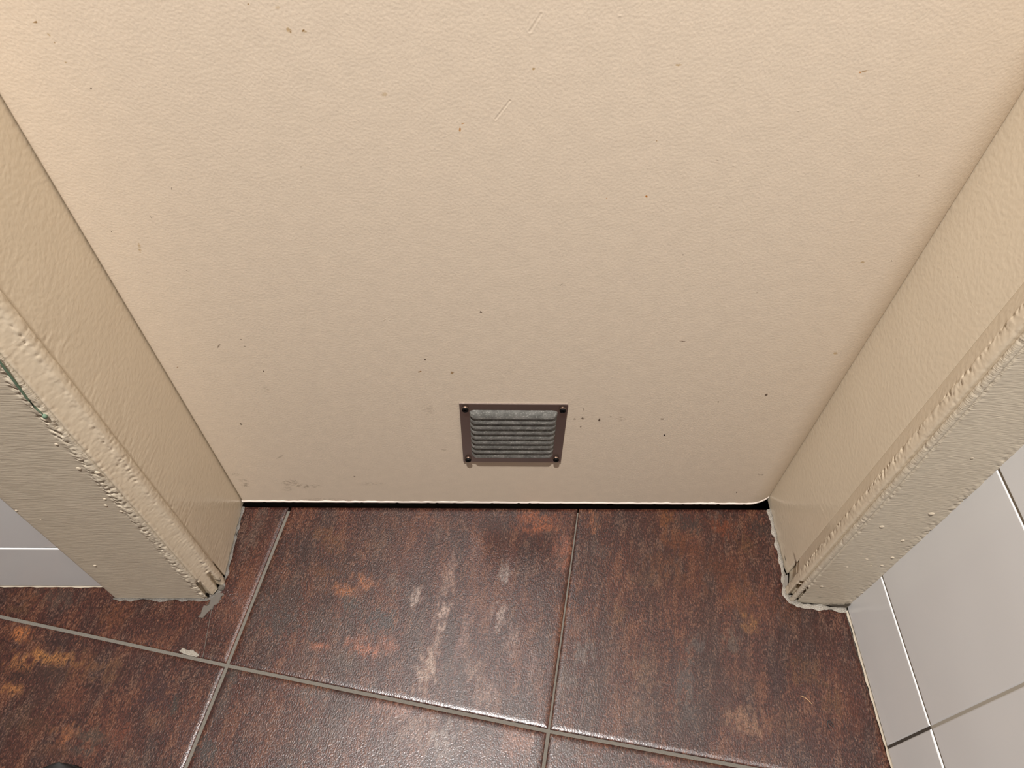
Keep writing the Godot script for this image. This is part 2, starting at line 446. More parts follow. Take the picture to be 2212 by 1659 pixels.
	var height := ImageTexture.create_from_image(Image.create_from_data(w, h, false, Image.FORMAT_L8, hb))
	return [albedo, height]

func door_textures() -> Array:
	var w := 2048
	var size := 602.0
	var peel := noise(1.0 / 9.5, 3, 2)
	var peel_im := peel.get_image(w, w, false, false, false)
	var slow := noise(1.0 / 60.0, 4, 2).get_image(w, w, false, false, false)
	var hb := peel_im.get_data()
	var sb := slow.get_data()
	for i in hb.size():
		hb[i] = 90 + int(hb[i] * 0.22 + sb[i] * 0.12)
	var scratches := [[307.1, 545.8, 312.6, 555.0, 1.2, 55], [288.4, 492.7, 296.9, 504.9, 1.0, 55], [199.0, 313.6, 202.2, 315.9, 0.8, -40], [201.5, 312.2, 204.2, 314.0, 0.7, -40], [464.2, 383.8, 469.3, 377.5, 0.6, -20], [340.2, 516.2, 343.2, 493.1, 1.0, -8]]
	for s in scratches:
		var a := Vector2(s[0], s[1])
		var b := Vector2(s[2], s[3])
		var lo := a.min(b) - Vector2(3, 3)
		var hi := a.max(b) + Vector2(3, 3)
		for y in range(int((1.0 - hi.y / size) * w), int((1.0 - lo.y / size) * w)):
			for x in range(int(lo.x / size * w), int(hi.x / size * w)):
				var p := Vector2(x * size / w, (1.0 - float(y) / w) * size)
				var q := Geometry2D.get_closest_point_to_segment(p, a, b)
				var d: float = p.distance_to(q) / s[4]
				var i := y * w + x
				hb[i] = clampi(hb[i] - int(s[5] * exp(-d * d * 4.0)) + int(s[5] * 0.5 * exp(-(d - 1.0) * (d - 1.0) * 6.0)), 0, 255)
	for s in [[439.2, 461.7, 1.5], [532.0, 417.9, 1.5], [210.0, 554.0, 1.6], [428.1, 466.0, 1.0], [438.6, 429.4, 1.2], [354.9, 554.4, 1.2], [575.8, 382.1, 1.1], [140.7, 403.7, 1.0], [58.0, 348.0, 1.0], [467.9, 500.4, 1.0]]:
		var cx := int(s[0] / size * w)
		var cy := int((1.0 - s[1] / size) * w)
		for y in range(cy - 14, cy + 14):
			for x in range(cx - 14, cx + 14):
				var d := Vector2(x - cx, (y - cy) * 1.4).length() * size / w / float(s[2])
				hb[y * w + x] = clampi(hb[y * w + x] + int(70.0 * exp(-d * d * 2.0)), 0, 255)
	var base := Vector3(212.0, 196.0, 175.0)
	var rgb := PackedByteArray()
	rgb.resize(w * w * 3)
	var dust := noise(1.0 / 5.0, 8, 1).get_image(w, w, false, false, false).get_data()
	for i in w * w:
		var g := 1.0 + (dust[i] - 128) * 0.00012 + (sb[i] - 128) * 0.00010
		rgb[i * 3] = int(base.x * g)
		rgb[i * 3 + 1] = int(base.y * g)
		rgb[i * 3 + 2] = int(base.z * g)
	for m in DOOR_MARKS:
		var det: float = m[2] * m[5] - m[3] * m[4]
		if absf(det) < 1e-6:
			continue
		var r: float = 1.3 * (maxf(absf(m[2]), absf(m[3])) + maxf(absf(m[4]), absf(m[5]))) + 0.6
		for y in range(maxi(0, int((1.0 - (m[1] + r) / size) * w)), mini(w, int((1.0 - (m[1] - r) / size) * w))):
			for x in range(maxi(0, int((m[0] - r) / size * w)), mini(w, int((m[0] + r) / size * w))):
				var dx: float = x * size / w - m[0]
				var dy: float = (1.0 - float(y) / w) * size - m[1]
				var a: float = (dx * m[5] - dy * m[4]) / det
				var b: float = (m[2] * dy - m[3] * dx) / det
				var d := sqrt(a * a + b * b) + rough_noise.get_noise_2d(x * 6.0, y * 6.0) * 0.5
				var k: float = (1.0 - smoothstep(0.55, 1.1, d)) * m[9]
				if r > 6.0:
					k *= smoothstep(-0.25, 0.45, rough_noise.get_noise_2d(x * 1.6 + 70.0, y * 4.0))
				if k > 0.0:
					var i := (y * w + x) * 3
					rgb[i] = int(lerpf(rgb[i], m[6], k))
					rgb[i + 1] = int(lerpf(rgb[i + 1], m[7], k))
					rgb[i + 2] = int(lerpf(rgb[i + 2], m[8], k))
	return [ImageTexture.create_from_image(Image.create_from_data(w, w, false, Image.FORMAT_RGB8, rgb)), ImageTexture.create_from_image(Image.create_from_data(w, w, false, Image.FORMAT_L8, hb))]

func make_materials() -> void:
	var ft := floor_textures()
	var m := plain(Color.WHITE, 0.30, 0.0, 0.47)
	m.albedo_texture = ft[0]
	relief(m, ft[1], 0.035)
	mats.floor_tile = m
	var dt := door_textures()
	m = plain(Color.WHITE, 0.42, 0.0, 0.45)
	m.albedo_texture = dt[0]
	relief(m, dt[1], 0.034)
	mats.door = m
	# gloss paint of the frame: a stipple from the roller, and brush strokes across the architraves
	var st := noise(0.035, 14, 2)
	var peel := ImageTexture.create_from_image(st.get_image(1024, 1024, false, false, true))
	var br := noise(1.0, 15, 3)
	var fleck := noise(0.05, 16, 2)
	var brush := grey(512, 1024, func(x, y): return 0.5 + 0.30 * br.get_noise_2d(x * 0.012, y * 0.16) + 0.16 * br.get_noise_2d(x * 0.004 + 90.0, y * 0.45) + 0.12 * fleck.get_noise_2d(x, y))
	m = plain(Color8(212, 197, 173), 0.20, 0.0, 0.5)
	m.vertex_color_use_as_albedo = true
	m.uv1_scale = Vector3(5, 5, 1)
	relief(m, peel, 0.009)
	mats.jamb = m
	m = plain(Color8(201, 189, 168), 0.36, 0.0, 0.5)
	m.vertex_color_use_as_albedo = true
	m.uv1_scale = Vector3(8, 4, 1)
	relief(m, brush, 0.026)
	mats.architrave = m
	m = plain(Color8(218, 217, 215), 0.16, 0.0, 0.5)
	var wav := ImageTexture.create_from_image(noise(0.006, 18, 1).get_image(512, 512, false, false, true))
	relief(m, wav, 0.03)
	m.uv1_scale = Vector3(3, 3, 1)
	mats.wall_tile = m
	mats.wall_grout = plain(Color8(168, 160, 146), 0.9)
	mats.dirty_grout = plain(Color8(70, 62, 54), 0.9)
	mats.plaster = plain(Color8(206, 202, 196), 0.8)
	var gn := noise(0.12, 19, 3)
	m = plain(Color8(92, 87, 79), 0.85)
	relief(m, ImageTexture.create_from_image(gn.get_image(512, 512, false, false, true)), 0.05)
	m.uv1_scale = Vector3(8, 8, 1)
	mats.grout = m
	mats.substrate = plain(Color8(112, 104, 95), 0.95)
	mats.fibreboard = plain(Color8(150, 118, 84), 0.9)
	mats.pale_grout = plain(Color8(158, 147, 130), 0.8)
	mats.grey_sealant = plain(Color8(106, 101, 94), 0.45)
	mats.white_sealant = plain(Color8(134, 127, 116), 0.4)
	for q in [mats.grey_sealant, mats.white_sealant]:
		relief(q, ImageTexture.create_from_image(noise(0.09, 41, 3).get_image(256, 256, false, false, true)), 0.06)
		q.uv1_scale = Vector3(25, 60, 1)
	mats.mould = plain(Color8(86, 78, 66), 0.8)
	mats.chip = plain(Color8(226, 214, 202), 0.5)
	var dn := noise(0.05, 23, 4)
	var dust := grey(512, 512, func(x, y): return clampf(0.62 + 0.16 * dn.get_noise_2d(x * 0.25, y * 0.4) + 0.5 * maxf(0.0, dn.get_noise_2d(x * 1.2, y * 1.2) - 0.15), 0.3, 1.0))
	m = plain(Color8(184, 182, 174), 0.46, 0.45)
	m.albedo_texture = dust
	m.uv1_scale = Vector3(12, 12, 1)
	mats.louvre = m
	m = plain(Color8(150, 138, 132), 0.3, 0.95)
	mats.vent_plate = m
	mats.screw = plain(Color8(8, 7, 7), 0.6, 0.0, 0.25)
	mats.brass = plain(Color8(126, 106, 92), 0.4, 0.9)
	mats.lamp_body = plain(Color8(235, 232, 226), 0.4)
	m = plain(Color8(255, 244, 226), 0.4)
	m.emission_enabled = true
	m.emission = Color(1.0, 0.9, 0.76)
	m.emission_energy_multiplier = 6.0
	mats.bulb = m
	mats.dark_form = plain(Color8(16, 13, 13), 0.6)
	mats.form_base = plain(Color8(20, 18, 18), 0.8)
	mats.hair_dark = plain(Color8(14, 6, 5), 0.5)
	mats.hair_fair = plain(Color8(176, 142, 98), 0.4)
	mats.green = plain(Color8(96, 118, 98), 0.5)
	mats.cement = plain(Color8(82, 76, 69), 0.85)

# ---------------------------------------------------------------- the scene
const LAMP_AT := Vector3(0.14, 2.40, 0.51)

func _ready() -> void:
	rough_noise.seed = 3
	rough_noise.frequency = 0.03
	rough_noise.fractal_octaves = 2
	# camera
	var cam := Camera3D.new()
	cam.name = "camera"
	cam.fov = 56.0666
	cam.near = 0.02
	cam.far = 30.0
	cam.transform = Transform3D(Basis(Vector3(0.999884, 0.015102, 0.002181), Vector3(-0.007371, 0.603195, -0.79756), Vector3(-0.013361, 0.797451, 0.603236)), Vector3(0.293811, 0.740741, 0.385915))
	add_child(cam)
	cam.current = true
	# no daylight: only the ceiling lamp
	var env := Environment.new()
	env.background_mode = Environment.BG_COLOR
	env.background_color = Color.BLACK
	env.ambient_light_source = Environment.AMBIENT_SOURCE_DISABLED
	env.tonemap_mode = Environment.TONE_MAPPER_LINEAR
	env.tonemap_exposure = 1.0
	env.sdfgi_enabled = true
	env.ssao_enabled = true
	env.ssil_enabled = true
	var we := WorldEnvironment.new()
	we.name = "world_environment"
	we.environment = env
	add_child(we)
	make_materials()
	room_shell()
	floor_of_tiles()
	wall_tiles()
	frame_left()
	frame_right()
	the_door()
	vent()
	lamp()
	small_things()

func room_shell() -> void:
	var c := holder("ceiling")
	part("ceiling_panel", box(Vector3(-2.10, 2.40, -0.10), Vector3(0.76, 2.46, 3.30)), mats.plaster, c)
	tag(c, "pale plain ceiling high above the tiled room", "ceiling", "structure")
	var b := holder("wall_back")
	part("wall_panel", box(Vector3(-2.10, -0.02, 3.20), Vector3(0.76, 2.40, 3.28)), mats.plaster, b)
	tag(b, "plain wall facing the cream door across the room", "wall", "structure")
	var s := holder("wall_side")
	part("wall_panel", box(Vector3(-2.10, -0.02, 0.0), Vector3(-2.02, 2.40, 3.20)), mats.plaster, s)
	tag(s, "plain side wall left of the door frame", "wall", "structure")
	var l := holder("wall_above_door")
	part("wall_panel", box(Vector3(-0.02, 2.04, -0.05), Vector3(0.68, 2.40, 0.095)), mats.plaster, l)
	tag(l, "plain wall above the cream door", "wall", "structure")

func floor_piece(poly: Array, root: Node3D, half_joint: float, y := 0.0) -> void:
	var p := PackedVector2Array()
	for q in poly:
		p.append(Vector2(q[0], q[1]) * MM)
	var area := 0.0
	for i in p.size():
		area += p[i].cross(p[(i + 1) % p.size()])
	if area < 0.0:
		p.reverse()
	p = inset(p, half_joint * MM)
	part("tile", slab(p, Vector3(0, y, 0), Vector3.RIGHT, Vector3.BACK, Vector3.UP, 0.008, 0.0055, FLOOR_AT, FLOOR_SIZE, 8, 0.0011), mats.floor_tile, root)

func floor_of_tiles() -> void:
	var f := holder("floor")
	tag(f, "rust-brown mottled floor tiles with grey grout laid askew to the door", "floor", "structure")
	part("bed", box(Vector3(-2.08, -0.09, 0.0045), Vector3(0.70, -0.0082, 3.24)), mats.substrate, f)
	part("passage_floor", box(Vector3(-0.30, -0.09, -0.60), Vector3(0.90, -0.06, 0.0045)), mats.substrate, f)
	# the grout lies a little under the tile faces
	var g := PackedVector2Array([Vector2(-2.018, 0.0975), Vector2(-0.112, 0.0975), Vector2(-0.112, 0.112), Vector2(-0.012, 0.112), Vector2(0.001, 0.09), Vector2(0.001, 0.0075), Vector2(0.600, 0.0075), Vector2(0.600, 0.08), Vector2(0.597, 0.104), Vector2(0.606, 0.114), Vector2(0.656, 0.12), Vector2(0.656, 3.199), Vector2(-2.018, 3.199)])
	part("grout", slab(g, Vector3(0, -0.0014, 0), Vector3.RIGHT, Vector3.BACK, Vector3.UP, 0.007, 0.0005, Vector2.ZERO, Vector2.ONE, 2), mats.grout, f)
	var O := Vector2(23.4, 176.9)
	var P := Vector2(339.9, 236.4)
	var R := Vector2(656, 289.7)
	var v := Vector2(-58.0, 316.0)
	var hj := 1.6
	# first row, cut around the frame; a hairline saw cut runs through its left tile
	floor_piece([[-292, 114.5], [-289, 95.6], [-109.5, 95.6], [-108.0, 108.5], [-8.3, 108.5], [-2.6, 96], [0.2, 86], [0.2, 1.5], [54.2, 1.5], [O.x, O.y]], f, hj)
	part("saw_cut", slab(PackedVector2Array([Vector2(-0.0058, 0.1200), Vector2(-0.0053, 0.1200), Vector2(-0.0019, 0.1690), Vector2(-0.0024, 0.1690)]), Vector3(0, 0.00008, 0), Vector3.RIGHT, Vector3.BACK, Vector3.UP, 0.0004, 0.00005, Vector2.ZERO, Vector2.ONE, 1), mats.cement, f)
	floor_piece([[54.2, 1.5], [382.9, 1.5], [P.x + 0.7, P.y], [O.x, O.y]], f, hj)
	floor_piece([[381.0, 1.5], [602.5, 1.5], [602.0, 60], [601.0, 80], [597.5, 93], [597.2, 104], [602, 112.5], [613, 114.4], [656.5, 119.5], [657.4, 289.7], [P.x - 0.5, P.y]], f, hj, 0.0002)
	# second row
	floor_piece([[-292, 114.5], [O.x, O.y], [O.x + v.x, O.y + v.y], [-350, 430.5]], f, hj, -0.0003)
	floor_piece([[O.x, O.y], [P.x, P.y], [P.x + v.x, P.y + v.y], [O.x + v.x, O.y + v.y]], f, hj, -0.0004)
	floor_piece([[P.x, P.y], [657.4, 289.9], [657.4, 615], [P.x + v.x, P.y + v.y]], f, hj, -0.0003)
	# the rest of the room
	var room := PackedVector2Array([Vector2(-2017, 98), Vector2(657.4, 98), Vector2(657.4, 3198), Vector2(-2017, 3198)])
	var u := Vector2(316.2, 58.0)
	for j in range(0, 12):
		for i in range(-8, 5):
			if j == 0 and i >= -1:
				continue
			var a := O + u * i + v * j
			var q := PackedVector2Array([a, a + u, a + u + v, a + v])
			for piece in Geometry2D.intersect_polygons(q, room):
				if piece.size() >= 3:
					var pts := []
					for w in piece:
						pts.append([w.x, w.y])
					floor_piece(pts, f, hj)
	for q in [PackedVector2Array([Vector2(-547, 96), Vector2(-294, 96), Vector2(-292, 114.5), Vector2(-547, 67)])]:
		var pts := []
		for piece in Geometry2D.intersect_polygons(q, PackedVector2Array([Vector2(-2017, 97), Vector2(0, 97), Vector2(0, 300), Vector2(-2017, 300)])):
			pts.clear()
			for w in piece:
				pts.append([w.x, w.y])
			floor_piece(pts, f, hj)
	# cement smeared beside the frame foot, and a flake knocked off the tile edge
	var smear := PackedVector2Array([Vector2(-9.5, 110.0), Vector2(-3.0, 104.0), Vector2(1.2, 102.5), Vector2(3.0, 106.0), Vector2(0.5, 113.0), Vector2(-3.0, 119.0), Vector2(-6.5, 121.0), Vector2(-11.5, 131.0), Vector2(-17.0, 128.0), Vector2(-14.5, 118.0), Vector2(-9.0, 115.0)])
	smear = ragged(smear, 1.1)
	part("cement_smear", slab(smear, Vector3(0, 0.00025, 0), Vector3.RIGHT, Vector3.BACK, Vector3.UP, 0.0012, 0.0004, Vector2.ZERO, Vector2.ONE, 2), mats.cement, f)
	var chip := PackedVector2Array([Vector2(-27.0, 163.2), Vector2(-24.5, 160.6), Vector2(-19.0, 161.8), Vector2(-13.5, 162.4), Vector2(-8.0, 165.4), Vector2(-5.0, 168.8), Vector2(-14.0, 168.4), Vector2(-22.0, 166.4)])
	chip = ragged(chip, 0.5)
	part("edge_chip", slab(chip, Vector3(0, 0.0005, 0), Vector3.RIGHT, Vector3.BACK, Vector3.UP, 0.002, 0.0004, Vector2.ZERO, Vector2.ONE, 2), mats.white_sealant, f)

func ragged(poly: PackedVector2Array, jitter: float) -> PackedVector2Array:
	var out := PackedVector2Array()
	for i in poly.size():
		for k in 4:
			var p := poly[i].lerp(poly[(i + 1) % poly.size()], k / 4.0)
			p += Vector2(rough_noise.get_noise_2d(i * 37.0 + k * 13.0, 8.0), rough_noise.get_noise_2d(i * 37.0 + k * 13.0, 90.0)) * jitter * 2.0
			out.append(p * MM)
	return out

func wall_tile_piece(a0: float, a1: float, b0: float, b1: float, o: Vector3, A: Vector3, B: Vector3, N: Vector3, root: Node3D) -> void:
	var p := PackedVector2Array([Vector2(a0, b0), Vector2(a1, b0), Vector2(a1, b1), Vector2(a0, b1)])
	part("tile", slab(p, o, A, B, N, 0.007, 0.0018, Vector2(0.0, 0.0), Vector2.ONE), mats.wall_tile, root)

func wall_tiles() -> void:
	# right wall, square to the door; its tiles face left
	var r := holder("wall_right")
	tag(r, "glossy white tiled wall meeting the right door frame at a corner", "wall", "structure")
	part("wall_body", box(Vector3(0.6584, -0.02, -0.05), Vector3(0.74, 2.40, 3.24)), mats.wall_grout, r)
	var zs := [0.0505, 0.2505, 0.4515, 0.6525, 0.8535, 1.0545, 1.2555, 1.4565, 1.6575, 1.8585, 2.0595, 2.2605, 2.4615, 2.6625, 2.8635, 3.0645, 3.1990]
	var ys := [0.0, 0.0856]
	for k in 6:
		ys.append(0.0856 + 0.2010 * (k + 1))
	var rng := RandomNumberGenerator.new()
	rng.seed = 4
	for i in zs.size() - 1:
		for j in ys.size() - 1:
			var o := Vector3(0.6572 + rng.randf_range(-0.0002, 0.0002) + (0.0004 if j == 1 else 0.0), 0, 0)
			var jb := 0.0013 if j == 0 else 0.0008
			wall_tile_piece(zs[i] + 0.0008, zs[i + 1] - 0.0008, ys[j] + (0.0004 if j == 0 else 0.0008), ys[j + 1] - 0.0008, o, Vector3.BACK, Vector3.UP, Vector3.LEFT, r)
	part("dirty_joint", box(Vector3(0.6577, 0.0, 0.2493), Vector3(0.6590, 0.0852, 0.2517)), mats.dirty_grout, r)
	part("sealant_bead", fillet([Vector2(657.4, 120), Vector2(657.3, 200), Vector2(657.3, 250), Vector2(657.2, 300), Vector2(657.2, 3190)], 1.0, 1.7, 1.2, 0.45, 210.0), mats.pale_grout, r)
	# left wall, in the plane of the door; its tiles face the room
	var l := holder("wall_left")
	tag(l, "white tiled wall beside the left door frame, above the brown floor", "wall", "structure")
	part("wall_body", box(Vector3(-2.06, -0.02, -0.05), Vector3(-0.018, 2.40, 0.0950)), mats.wall_grout, l)
	var xs := [-2.018, -1.9105, -1.7095, -1.5085, -1.3075, -1.1065, -0.9055, -0.7045, -0.5035, -0.3025, -0.1015]
	for i in xs.size() - 1:
		for j in ys.size() - 1:
			var y0: float = ys[j] if j == 0 else ys[j] + 0.0089
			var y1: float = ys[j + 1] + 0.0089
			wall_tile_piece(xs[i] + 0.0008, xs[i + 1] - 0.0008, y0 + 0.0008, y1 - 0.0008, Vector3(0, 0, 0.0964 + (0.0006 if j == 0 else 0.0)), Vector3.RIGHT, Vector3.UP, Vector3.BACK, l)
	part("sealant_bead", fillet([Vector2(-2017, 96.6), Vector2(-300, 96.6), Vector2(-111, 96.6)], 1.0, 1.4, 1.0, 0.4, 20.0), mats.pale_grout, l)

const LEFT_DIRT := [[-2.0, 63.0, 97.0, 1.6], [-17.5, 36.0, 110.0, 1.3], [0.0, 12.0, 96.5, 4.0], [0.0, 4.0, 88.5, 3.2], [-10.0, 8.0, 108.0, 2.5]]
const RIGHT_DIRT := [[600.5, 28.0, 83.0, 2.2], [601.2, 9.0, 66.0, 1.8], [598.0, 12.0, 92.0, 4.5], [597.6, 23.0, 93.5, 3.8], [597.0, 34.0, 94.5, 1.8], [599.5, 8.0, 107.5, 2.4], [625.0, 18.5, 113.2, 1.2], [600.8, 14.0, 76.0, 1.2]]

func frame_left() -> void:
	var t := holder("trim_1")
	tag(t, "cream gloss-painted left door frame with dripped paint and a green streak", "door frame", "structure")
	part("jamb", sweep([[-17, -45, 0, 1, 0], [0, -45, 0, 2, 0], [0, -2, 0, 4, 0], [0, 40, 0, 12, 0.1], [0, 84, 0.2, 4, 0.2], [0, 86.6, 0.3, 2, 0.7], [-0.6, 87.2, 0.3, 1, 1]], true, 0.0, LEFT_DIRT), mats.jamb, t)
	part("bead_moulding", sweep([[-0.6, 86.8, 0.3, 2, 1], [0.5, 87.4, 0.7, 3, 0.6], [1.3, 89.4, 0.5, 3, 0.1], [1.3, 92.0, 0.2, 3, 0.0], [0.5, 94.6, 0.3, 3, 0.1], [-1.0, 96.2, 0.8, 3, 0.5], [-2.6, 97.3, 0.4, 4, 0.7], [-5.2, 100.6, 0.15, 4, 0.1], [-7.3, 104.2, 0.15, 3, 0.1], [-8.2, 106.6, 0.4, 2, 0.5], [-9.6, 107.8, 0.4, 1, 1.0], [-10.6, 107.0, 0.2, 1, 1.0]], true, 31.0, LEFT_DIRT), mats.jamb, t)
	part("architrave", sweep([[-10.2, 106.6, 0.2, 2, 1], [-10.6, 108.4, 0.5, 3, 0.8], [-12.2, 109.4, 0.9, 3, 0.3], [-14.2, 110.1, 1.7, 4, 0.0], [-16.2, 110.4, 1.9, 4, 0.0], [-18.6, 109.9, 1.2, 3, 0.0], [-20.6, 109.7, 0.2, 4, 0.0], [-26, 109.7, 0.0, 14, 0.0], [-102, 109.7, 0.0, 3, 0.0], [-107.2, 109.6, 0.05, 2, 0.0], [-108.6, 109.0, 0.1, 2, 0.0], [-109.2, 107.6, 0.1, 2, 0.1], [-109.3, 95.0, 0.0, 1, 0.2]], true, 67.0, LEFT_DIRT), mats.architrave, t)
	part("sealant_bead", fillet([Vector2(-109.4, 97), Vector2(-109.4, 109.6), Vector2(-60, 109.9), Vector2(-12, 109.9), Vector2(-4.5, 104.5), Vector2(-0.4, 97), Vector2(0.3, 86), Vector2(0.2, 3)], 1.0, 2.2, 1.5, 1.1, 100.0), mats.grey_sealant, t)
	# a wet-looking blob of sealant at the foot of the bead
	var pr := []
	for k in 9:
		var a := PI / 2.0 * (1.0 - k / 8.0)
		pr.append([0.0032 * cos(a), 0.0040 * sin(a)])
	pr.reverse()
	part("sealant_blob", lathe(pr, Vector3(-0.0004, 0.0006, 0.0985), Vector3.UP, Vector3.RIGHT, 14), mats.white_sealant, t)
	for b in [[-23.2, 266.7, 2.0], [-12.0, 260.6, 2.2], [-24.7, 218.6, 1.3], [-28.7, 207.4, 1.6], [-91.6, 84.9, 1.6], [-106.0, 197.6, 1.1], [-94.0, 181.8, 0.9], [-23.4, 300.3, 1.4], [-15.0, 361.6, 1.6], [-20.4, 196.9, 1.5]]:
		paint_blob(Vector3(b[0], b[1], 109.6), Vector3.BACK, b[2], t)
	# a run of green paint down the ridge of the architrave
	var path := []
	for q in [[-10.6, 402], [-12.0, 388], [-13.4, 372], [-14.6, 357], [-14.6, 346], [-13.6, 338.5]]:
		path.append(Vector3(q[0], q[1], 110.3) * MM)
	var run := part("green_paint_run", tube(path, 0.0008), mats.green, t)
	run.set_meta("label", "green paint run ending in a drop")
	var drop := []
	for k in 9:
		var a := PI * k / 8.0
		drop.append([0.0016 * sin(a), 0.0022 * cos(a)])
	drop.reverse()
	part("green_drop", lathe(drop, Vector3(-0.0134, 0.3365, 0.1102), Vector3.UP, Vector3.RIGHT, 12), mats.green, run)

func paint_blob(at: Vector3, out: Vector3, size: float, root: Node3D) -> void:
	var pr := []
	for k in 7:
		var a := PI / 2.0 * k / 6.0
		pr.append([size * MM * cos(a), size * 0.45 * MM * sin(a)])
	var side := Vector3.UP.cross(out).normalized()
	part("paint_blob", lathe(pr, at * MM, out, side, 12), mats.jamb, root)

func frame_right() -> void:
	var t := holder("trim_2")
	tag(t, "cream gloss-painted right door frame with mouldy foot beside white wall tiles", "door frame", "structure")
	var X := 601.2
	var jam := [[17, -45, 0, 1, 0], [0, -45, 0, 2, 0], [0, -2, 0, 4, 0], [0, 40, 0, 12, 0.1], [0, 81.2, 0.0, 2, 0.5], [0.5, 82.0, 0.0, 1, 0.8]]
	var bead := [[0.6, 81.6, 0.0, 1, 0.7], [-0.1, 81.9, 0.0, 1, 0.6], [-0.5, 82.6, 0.0, 5, 0.7], [-3.9, 94.2, 0.1, 3, 0.8], [-4.7, 96.0, 1.1, 3, 0.4], [-5.0, 97.6, 0.9, 4, 0.1], [-4.9, 102.6, 0.1, 3, 0.2], [-4.4, 104.8, 0.2, 3, 0.5], [-3.2, 105.8, 0.2, 3, 1.0], [-1.0, 105.9, 0.1, 2, 1.0]]
	var nose := [[-1.0, 105.6, 0.1, 2, 1.0], [-2.0, 106.6, 0.2, 2, 0.9], [-3.0, 108.0, 0.4, 3, 0.3], [-2.9, 109.8, 0.4, 3, 0.1], [-1.6, 111.4, 0.4, 3, 0.1], [0.4, 111.7, 0.3, 2, 0.4], [1.9, 110.7, 0.2, 3, 1.0], [2.6, 110.6, 0.3, 2, 0.9], [3.6, 111.5, 0.5, 3, 0.3], [5.4, 111.6, 0.2, 4, 0.0], [12, 111.7, 0.0, 10, 0.0], [48, 116.2, 0.1, 4, 0.05], [52.5, 116.9, 0.5, 4, 0.3], [56.6, 117.8, 0.9, 2, 0.5], [57.6, 116.8, 0.2, 1, 0.5]]
	for c in [jam, bead, nose]:
		for q in c:
			q[0] += X
	part("jamb", sweep(jam, false, 140.0, RIGHT_DIRT), mats.jamb, t)
	part("bead_moulding", sweep(bead, false, 171.0, RIGHT_DIRT), mats.jamb, t)
	part("architrave", sweep(nose, false, 207.0, RIGHT_DIRT), mats.architrave, t)
	for b in [[618.7, 180.9, 112.4, 2.2], [645.3, 211.8, 115.7, 2.6], [644.7, 160.6, 115.6, 2.0], [631.3, 117.1, 114.0, 1.6], [640.3, 104.9, 115.1, 1.3], [648.9, 107.6, 116.2, 1.6], [650.7, 126.0, 116.4, 1.8], [621.7, 96.0, 112.8, 1.4], [615.8, 45.5, 112.0, 2.0], [631.2, 87.9, 114.0, 1.2], [623.2, 125.0, 112.9, 1.2], [634.5, 296.6, 114.4, 1.5]]:
		paint_blob(Vector3(b[0], b[1], b[2] - 0.3), Vector3(-0.12, 0, 1).normalized(), b[3], t)
	var stain := ragged(PackedVector2Array([Vector2(24, 1.5), Vector2(29, 4.5), Vector2(35, 7.0), Vector2(41, 9.5), Vector2(45, 8.0), Vector2(47, 13.0), Vector2(49.5, 12.0), Vector2(49, 2.0)]), 1.2)
	part("mould_stain", slab(stain, Vector3(0.6066, 0, 0.11195), Vector3(0.992, 0, 0.124), Vector3.UP, Vector3(-0.124, 0, 0.992), 0.0009, 0.0002, Vector2.ZERO, Vector2.ONE, 1), mats.mould, t)
	part("sealant_bead", fillet([Vector2(601.2, 3), Vector2(600.6, 60), Vector2(600.0, 80), Vector2(597.0, 92), Vector2(596.2, 103), Vector2(600, 110.8), Vector2(607, 112.6), Vector2(630, 114.8), Vector2(655.5, 118.6)], 1.0, 3.8, 2.2, 1.8, 300.0), mats.white_sealant, t)

